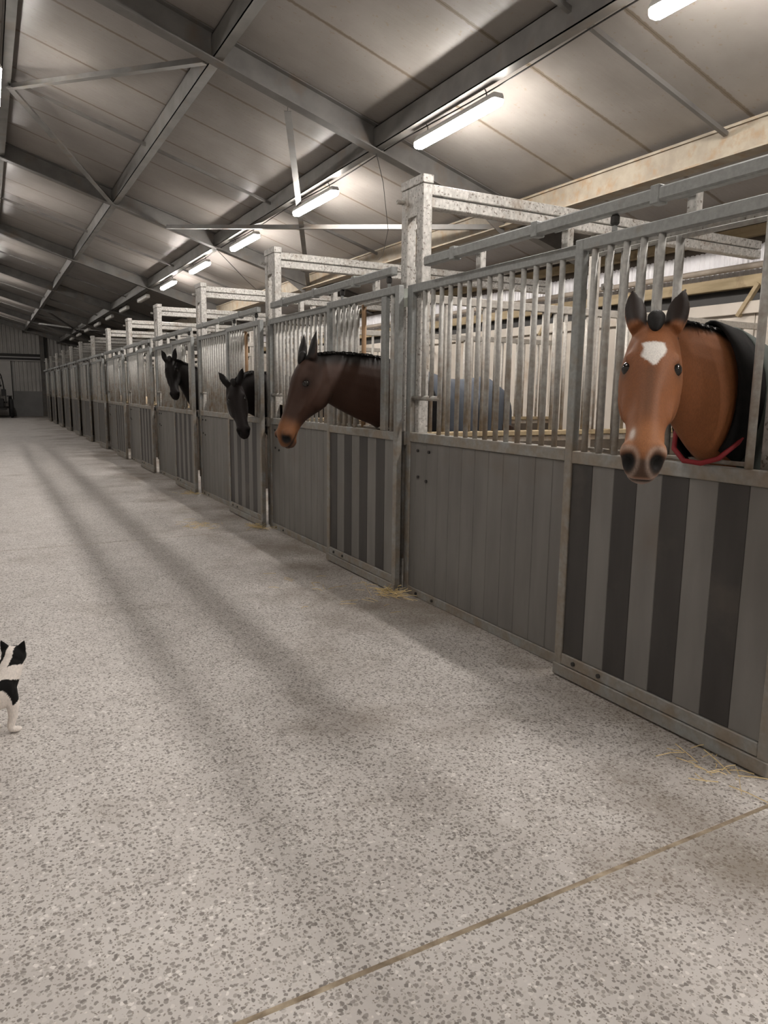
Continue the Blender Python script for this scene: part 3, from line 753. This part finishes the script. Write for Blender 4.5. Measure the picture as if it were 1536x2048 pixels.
    for i in range(len(fine)-1):
        for q in range(40):
            t = rnd.random(); a = fine[i][0]*(1-t)+fine[i+1][0]*t; b_ = fine[i][1]*(1-t)+fine[i+1][1]*t
            dirn = nrm(fine[i+1][0]-fine[i][0]); upv = nrm(a-b_); lat = np.cross(dirn, upv)
            sgn = rnd.uniform(-.9, .9)*(1.0 if mane < 1.5 else 1.3); root = a-upv*.018+lat*.016*sgn
            ln = rnd.uniform(.035, .065)*mane; tip = root+upv*ln*.45+lat*sgn*ln*.9-upv*(abs(sgn)*ln*.55)+dirn*rnd.uniform(-.03, .03)
            wv = dirn*rnd.uniform(.010, .018); j = len(V); mid = (root+tip)/2+upv*.016
            V += [root-wv-lat*.006, root+wv-lat*.006, root+lat*.007, mid-wv*.8-lat*.005, mid+wv*.8-lat*.005, mid+lat*.006, tip]
            Fc += [(j, j+1, j+4, j+3), (j+1, j+2, j+5, j+4), (j+2, j, j+3, j+5), (j+3, j+4, j+6), (j+4, j+5, j+6), (j+5, j+3, j+6)]
    mo = new_obj('mane', poly_mesh('mane', [vv_-org for vv_ in V], Fc, 'mane_hair'), e)
    # forelock
    UF = Union(); rr = []
    for t, r in ((-.03, .018), (-.01, .028), (.02, .027), (.05, .018), (.07, .006)): rr.append(ell(hp(t, 0, .030 if star else .030), u, v, r*S*1.15, r*S*.9, 12))
    UF.add(loft_rings(rr)); fm = UF.build('forelock', .006, 2, 'mane_hair')
    new_obj('forelock', fm, e, tuple(-org))
    # tail
    tl = sweep_mesh('tail', [tuple(bp(1.17, 0, hw_-.30)-org), tuple(bp(1.26, 0, hw_-.42)-org), tuple(bp(1.28, 0, hw_-.75)-org), tuple(bp(1.25, 0, .55)-org)], .05, 'mane_hair', 8); new_obj('tail', tl, e)
    if collar:
        i0, i1, i2, cm = collar
        def wrap(nm, ia, ib, mt, grow, th):
            V, Fc = [], []; n = 29
            for i in range(ia, ib+1):
                a, b_, wd = fine[i]; upv = nrm(a-b_); cc = (a+b_)/2
                t = fine[min(i+1, len(fine)-1)][0]+fine[min(i+1, len(fine)-1)][1]-fine[max(i-1, 0)][0]-fine[max(i-1, 0)][1]
                lat = nrm(np.cross(t, upv)); h = np.linalg.norm(a-b_)/2
                for k in range(n):
                    q = -2.55+5.1*k/(n-1); st, ct = math.cos(q), math.sin(q)
                    V.append(cc+lat*(wd*(1-.40*max(0, st)**2)+grow)*ct+upv*(h+grow)*math.copysign(abs(st)**.9, st)-org)
            for i in range(ib-ia):
                for k in range(n-1): Fc.append((i*n+k, i*n+k+1, (i+1)*n+k+1, (i+1)*n+k))
            ob = new_obj(nm, poly_mesh(nm, V, Fc, mt, True), e); md = ob.modifiers.new('thickness', 'SOLIDIFY'); md.thickness = th; md.offset = 0
        wrap('rug_lining', i0, i1, 'rug_binding', .030, .014); wrap('rug_neck', i1, i2, cm, .036, .014)
    if rug:
        mt, t0 = rug
        def rug_part(nm, secs, mt, th):
            V, Fc = [], []; n = 25
            for t, zc, h, wd, drop in secs:
                for k in range(n):
                    q = -1.22+2.44*k/(n-1); a = q/1.22
                    z = zc+h*math.cos(q*1.25) if abs(a) < .82 else zc+h*math.cos(1.25)-(abs(a)-.82)/.18*drop
                    l = wd*math.sin(max(-1.5, min(1.5, q*1.45)))
                    wr = .006*math.sin(17*t+9*q)
                    V.append(bp(t, l*(1+wr), z+wr)-org)
            for i in range(len(secs)-1):
                for k in range(n-1): Fc.append((i*n+k, i*n+k+1, (i+1)*n+k+1, (i+1)*n+k))
            o = new_obj(nm, poly_mesh(nm, V, Fc, mt, True), e); md = o.modifiers.new('thickness', 'SOLIDIFY'); md.thickness = th; md.offset = 1; return o
        secs = [(t, zc, h+.028, wd+.03, .22) for t, zc, h, wd in sec if t > -.25] 
        secs = [(-.20, hw_-.44, .40, .262, .30), (-.10, hw_-.40, .415, .285, .30), (0, hw_-.375, .41, .30, .3), (.25, hw_-.42, .395, .322, .3), (.5, hw_-.42, .38, .332, .3), (.72, hw_-.40, .37, .322, .3), (.92, hw_-.375, .37, .305, .3), (1.08, hw_-.40, .335, .27, .35), (1.20, hw_-.47, .25, .20, .45)]
        rug_part('rug', secs, mt, .012)
        rug_part('rug_binding', [(-.235, hw_-.44, .405, .262, .3), (-.215, hw_-.44, .425, .275, .3), (-.16, hw_-.42, .435, .29, .30), (-.13, hw_-.41, .425, .285, .30)], 'rug_binding', .018)
    return e, hp, bp, org

BAY = ((.225, .083, .030), (.012, .009, .008), (.30, .125, .052), (.26, .20, .175))
BROWN = ((.036, .0155, .009), (.007, .0055, .005), (.19, .080, .033), (.09, .045, .028))
BLACK = ((.006, .0045, .004), (.006, .005, .005), (.010, .008, .008), (.008, .007, .007))
BLACK2 = ((.011, .008, .0075), (.006, .005, .005), (.012, .009, .009), (.008, .007, .007))
h1, hp1, bp1, org1 = horse('bay_horse', 'bay horse with white star looking out of the nearest stall at the viewer', (2.312, 2.046, 1.775), (1.934, 1.728, 1.262), (-.74, -.67, .35),
      [((2.37, 2.09, 1.775), (2.44, 2.07, 1.47), .075), ((2.50, 2.11, 1.80), (2.50, 2.055, 1.37), .088), ((2.68, 2.12, 1.79), (2.60, 2.045, 1.27), .115), ((2.87, 2.13, 1.76), (2.72, 2.05, 1.19), .15), ((3.08, 2.15, 1.70), (2.84, 2.08, 1.05), .20), ((3.25, 2.17, 1.64), (2.97, 2.10, .95), .22)],
      (3.26, 2.16, 1.65), (1, .06), BAY, .0085, 1.06, ears=((.18, .10), (.22, .10)), rug=('rug_green', 0), star=1, collar=(9, 12, 20, 'rug_green'))
sw = sweep_mesh('chest_strap', [tuple(Vector(p)-Vector(org1)) for p in ((2.86, 1.955, 1.47), (2.78, 1.925, 1.395), (2.70, 1.925, 1.315), (2.63, 1.955, 1.25), (2.58, 2.0, 1.228), (2.55, 2.06, 1.235), (2.57, 2.13, 1.28), (2.66, 2.2, 1.36))], .011, 'red_strap', 8)
new_obj('chest_strap', sw, h1)
h2, *_ = horse('brown_horse', 'dark brown horse with tan muzzle stretching its neck out in profile', (2.055, 4.975, 1.745), (1.775, 4.86, 1.20), (-.85, -.10, .45),
      [((2.07, 4.98, 1.75), (2.16, 4.93, 1.46), .072), ((2.22, 5.0, 1.785), (2.26, 4.95, 1.40), .080), ((2.45, 5.04, 1.79), (2.46, 4.99, 1.31), .092), ((2.70, 5.08, 1.775), (2.68, 5.03, 1.225), .115), ((2.95, 5.12, 1.72), (2.80, 5.08, 1.08), .17), ((3.15, 5.16, 1.66), (2.95, 5.12, .97), .21)],
      (3.14, 5.17, 1.66), (1, .42), BROWN, .0095, 1.04, ears=((.12, .25), (.12, .25)), rug=('rug_blue', 0), mane=1.1, crest=.15)
h3, *_ = horse('black_horse', 'black horse hanging its head down over the third stall door', (2.345, 7.70, 1.585), (2.33, 7.27, 1.03), (-.30, -.75, .55),
      [((2.37, 7.73, 1.60), (2.40, 7.76, 1.33), .072), ((2.47, 7.82, 1.67), (2.48, 7.86, 1.30), .085), ((2.62, 7.93, 1.715), (2.60, 7.95, 1.25), .10), ((2.82, 8.02, 1.715), (2.74, 8.02, 1.18), .14), ((3.05, 8.07, 1.69), (2.86, 8.06, 1.05), .19), ((3.25, 8.10, 1.64), (2.98, 8.09, .95), .21)],
      (3.26, 8.10, 1.64), (1, .03), BLACK2, .0115, 1.0, ears=((.45, .15), (.45, .15)))
h4, *_ = horse('black_horse', 'black horse with pricked ears looking out of the fourth stall', (2.435, 11.12, 1.955), (2.405, 10.78, 1.46), (-.35, -.85, .30),
      [((2.46, 11.14, 1.96), (2.52, 11.15, 1.66), .072), ((2.56, 11.14, 1.95), (2.58, 11.12, 1.52), .085), ((2.70, 11.12, 1.89), (2.66, 11.10, 1.36), .10), ((2.88, 11.12, 1.82), (2.74, 11.10, 1.22), .14), ((3.08, 11.12, 1.74), (2.86, 11.11, 1.05), .19), ((3.25, 11.12, 1.66), (2.98, 11.11, .95), .21)],
      (3.26, 11.12, 1.66), (1, .03), BLACK, .0125, 1.0, ears=((.25, .12), (.25, .12)))

# ---- cat walking in from the left, head turned away
def cat():
    o = np.array((-.12, 3.44, 0.)); U = Union()
    # trunk along -X from the chest
    tr = [((.030, 3.45, .205), .045, .050), ((.015, 3.45, .20), .066, .085), ((-.04, 3.45, .195), .072, .095), ((-.13, 3.45, .20), .075, .090), ((-.24, 3.45, .205), .078, .088), ((-.33, 3.45, .21), .07, .085), ((-.40, 3.45, .205), .035, .05)]
    U.add(loft_rings([ell(c, np.array((0, 1., 0)), np.array((0, 0, 1.)), a, b_, 18) for c, a, b_ in tr]))
    # neck
    U.limb([((-.02, 3.45, .22), .065), ((.01, 3.46, .27), .055), ((.03, 3.475, .31), .048)])
    hc = np.array((.035, 3.49, .325)); U.ball(hc, .052, .056, .046)
    fd = nrm((.45, .85, -.10)); sd = nrm(np.cross(fd, (0, 0, 1)))
    U.ball(hc+fd*.045-np.array((0, 0, .014)), .027, .028, .021)
    for sg in (-1, 1):
        b0 = hc+sd*sg*.032+np.array((0, 0, .026)); d = nrm(sd*sg*.45+np.array((0, 0, 1.))-fd*.05); rr = []
        for t, wd, th in ((-.01, .024, .016), (.012, .022, .012), (.032, .013, .008), (.050, .003, .003)): rr.append(ell(b0+d*t, nrm(np.cross(d, fd)), fd, wd, th, 10))
        U.add(loft_rings(rr))
    for (x, y, dx) in ((.005, 3.415, .015), (-.075, 3.485, -.03)):
        U.limb([((x-.005, y+.01, .19), .040), ((x+.012, y, .125), .027), ((x+.008, y, .07), .019), ((x-.004, y, .03), .016), ((x+.004, y, .012), .017)], 12); U.ball((x+.016, y, .0135), .026, .018, .0135)
    for (x, y) in ((-.32, 3.41), (-.40, 3.49)):
        U.limb([((x, y, .19), .055), ((x+.02, y, .13), .040), ((x-.03, y, .075), .020), ((x-.02, y, .03), .016), ((x-.01, y, .012), .017)], 12); U.ball((x+.012, y, .0135), .026, .018, .0135)
    U.limb([((-.40, 3.45, .22), .018), ((-.47, 3.46, .25), .015), ((-.54, 3.46, .32), .014), ((-.57, 3.46, .40), .012), ((-.56, 3.46, .44), .006)], 10)
    me = U.build('cat', .0045, 3, 'cat_coat'); co = get_co(me); no = get_no(me)
    c = np.repeat(np.array([[.80, .75, .71]]), len(co), axis=0); blk = (.006, .006, .006)
    wob = .010*np.sin(co[:, 0]*60)+.008*np.sin(co[:, 2]*75+1)
    hl = co-hc; side = hl@sd; fw = hl@fd
    headz = co[:, 2] > .288
    patch = headz & ((side > .010+wob*.4) | (side < -.020+wob*.4) | ((fw > .0) & (hl[:, 2] > .02))) & (hl[:, 2] > -.020+wob*.5)
    c[patch] = blk
    dist = np.sqrt(((co[:, 0]-.000)/.062)**2+((co[:, 2]-.195)/.062)**2)
    d3 = np.sqrt(((co[:, 0]+.055)/.070)**2+((co[:, 2]-.150)/.062)**2)
    c[(dist+wob*6 < 1) & (d3+wob*5 > 1) & (co[:, 2] < .275) & (co[:, 2] > .12)] = blk
    d2 = np.sqrt(((co[:, 0]+.27)/.10)**2+((co[:, 2]-.25)/.08)**2); c[d2+wob*6 < 1] = blk
    c[co[:, 0] < -.42] = blk
    set_col(me, c)
    e = tag(empty('cat', tuple(o)), 'black and white cat walking in at the left photo edge', 'cat')
    new_obj('body', me, e, tuple(-o))
    for sg in (-1, 1):
        bm = bmesh.new(); bmesh.ops.create_uvsphere(bm, u_segments=10, v_segments=8, radius=.009); mm = bpy.data.meshes.new('eye'); bm.to_mesh(mm); bm.free(); mm.materials.append(MAT['eye_gloss'])
        new_obj('eye', mm, e, tuple(hc+fd*.045+sd*sg*.022+np.array((0, 0, .012))-o))
cat()

# ================================================================== FAR CART
def cart():
    cx, cy = .55, 43.2; o = (cx, cy, 0)
    e = tag(empty('horse_cart', o), 'small black wheeled cart with a tall bent rail by the end wall', 'cart')
    for sx in (-1, 1):
        for sy in (-.75, .75):
            wx = sx*.62; r = .50 if sy < 0 else .55
            bm = bmesh.new(); Vr, Fr = [], []
            nseg, ns = 24, 8
            for i in range(nseg):
                a = 2*math.pi*i/nseg
                for k in range(ns):
                    q = 2*math.pi*k/ns; rr = r-.07+.07*math.cos(q); Vr.append((.085*math.sin(q), rr*math.cos(a), rr*math.sin(a)))
            for i in range(nseg):
                for k in range(ns): Fr.append((i*ns+k, i*ns+(k+1) % ns, ((i+1) % nseg)*ns+(k+1) % ns, ((i+1) % nseg)*ns+k))
            bm.free()
            wo = new_obj('wheel', poly_mesh('wheel', Vr, Fr, 'tyre_rubber', True), e, (wx, sy, r))
            new_obj('hub', tube_mesh(.07, .16, 'dark_steel', 12, 'X'), wo)
            for i in range(8):
                a = math.pi*2*i/8; bar_between('spoke', (0, 0, 0), (0, (r-.1)*math.cos(a), (r-.1)*math.sin(a)), .03, .03, 'dark_steel', wo)
    for sy in (-.75, .75): new_obj('axle', tube_mesh(.035, 1.15, 'dark_steel', 10, 'X'), e, (0, sy, .52))
    box('frame', cx-.40, cx+.40, cy-.95, cy+.95, .42, .50, 'dark_steel', e, .01, o)
    box('platform', cx-.45, cx+.45, cy-.35, cy+.80, .74, .82, 'black_plastic', e, .01, o)
    box('engine_box', cx-.34, cx+.30, cy-.55, cy+.1, .50, .98, 'black_plastic', e, .03, o)
    box('side_box', cx+.20, cx+.42, cy-.55, cy-.25, 1.12, 1.46, 'black_plastic', e, .02, o)
    box('mudguard', cx+.42, cx+.68, cy-1.0, cy-.5, 1.09, 1.13, 'black_plastic', e, .01, o)
    box('seat', cx-.5, cx+.24, cy-.2, cy+.35, 1.58, 1.70, 'black_plastic', e, .03, o)
    box('backrest', cx-.45, cx+.2, cy+.30, cy+.38, 1.70, 2.0, 'black_plastic', e, .03, o)
    for sx in (-.3, .12): bar_between('seat_leg', (sx, .1, .82), (sx, .1, 1.6), .04, .04, 'dark_steel', e)
    new_obj('bent_rail', sweep_mesh('bent_rail', [(.34, -.4, 1.4), (.30, -.4, 1.8), (.24, -.4, 2.15), (.12, -.4, 2.4), (-.08, -.4, 2.62), (-.12, -.4, 2.85), (-.11, -.4, 2.98)], .028, 'black_plastic', 8), e)
    bar_between('rail_stay', (.25, -.4, 2.10), (.12, -.4, 1.86), .03, .03, 'black_plastic', e)
    for sx in (-.35, .35): bar_between('stay', (sx, -.6, .5), (sx*1.1, -.5, 1.12), .03, .03, 'dark_steel', e)
cart()

# ================================================================== SMALL DETAILS
def straw(name, cx, cy, sx, sy, n, label, lift=.03, seed=0):
    rnd = random.Random(seed); V, Fc = [], []
    for i in range(n):
        x, y = cx+rnd.gauss(0, sx), cy+rnd.gauss(0, sy); x = min(x, 2.60) if lift < .1 else x; a = rnd.uniform(0, 6.28); L = rnd.uniform(.05, .16); wv = rnd.uniform(.0012, .0022)
        z0 = .003+rnd.random()*lift*.4; z1 = .003+rnd.random()*lift
        dx, dy = math.cos(a), math.sin(a); px, py = -dy*wv, dx*wv; mx = x+dx*L*.5+rnd.uniform(-.01, .01); my = y+dy*L*.5+rnd.uniform(-.01, .01); j = len(V)
        for (qx, qy, qz) in ((x, y, z0), (mx, my, (z0+z1)/2+.004), (x+dx*L, y+dy*L, z1)):
            V += [(qx-px-cx, qy-py-cy, qz), (qx+px-cx, qy+py-cy, qz), (qx-cx, qy-cy, qz+.003)]
        for b_ in (0, 3):
            for k in range(3): Fc.append((j+b_+k, j+b_+(k+1) % 3, j+b_+3+(k+1) % 3, j+b_+3+k))
        Fc += [(j+2, j+1, j), (j+6, j+7, j+8)]
    o = new_obj(name, poly_mesh(name, V, Fc, 'straw'), None, (cx, cy, 0)); tag(o, label, 'straw', kind='stuff')
straw('loose_straw', 2.60, 4.60, .06, .07, 70, 'tuft of straw at the foot of the nearest stall posts', .07, 1)
straw('loose_straw', 2.60, 7.60, .06, .08, 45, 'tuft of straw at the foot of the second stall posts', .05, 2)
straw('loose_straw', 2.05, 8.05, .10, .12, 40, 'thin wisps of straw out on the aisle floor', .015, 3)
straw('loose_straw', 2.60, 10.6, .08, .1, 30, 'sparse straw at the foot of the third stall posts', .04, 4)
straw('loose_straw', 2.50, 1.75, .06, .10, 22, 'few straw stalks below the nearest striped door', .03, 5)
straw('loose_straw', 2.3, 4.9, .25, .4, 26, 'scattered straw bits before the second striped door', .01, 6)
def cord(name, pts, r, label, mat='dark_steel'):
    o = new_obj(name, sweep_mesh(name, pts, r, mat, 5)); tag(o, label, 'cable')
cord('hanging_cable', [(3.72, Y1+.02, zr(3.72)), (3.9, Y1+.2, 3.72), (4.35, Y1+.9, 3.42), (5.2, Y1+2.6, zr(5.2)-.02), (5.34, Y1+3.0, zr(5.34)+.02)], .004, 'thin dark cable hanging from the rafter joint towards the eave')
cord('hanging_cable', [(3.72, Y2+.02, zr(3.72)), (4.5, Y2+.9, 3.62), (5.3, Y2+2.0, zr(5.3)-.03)], .005, 'thin dark cable hanging from the farther rafter joint')
cord('power_cable', [(3.795, y, zr(3.72)+.02+.012*math.sin(y*2.1)) for y in np.linspace(YB+.1, 40, 160)], .006, 'dark power cable running along the lamp purlin')
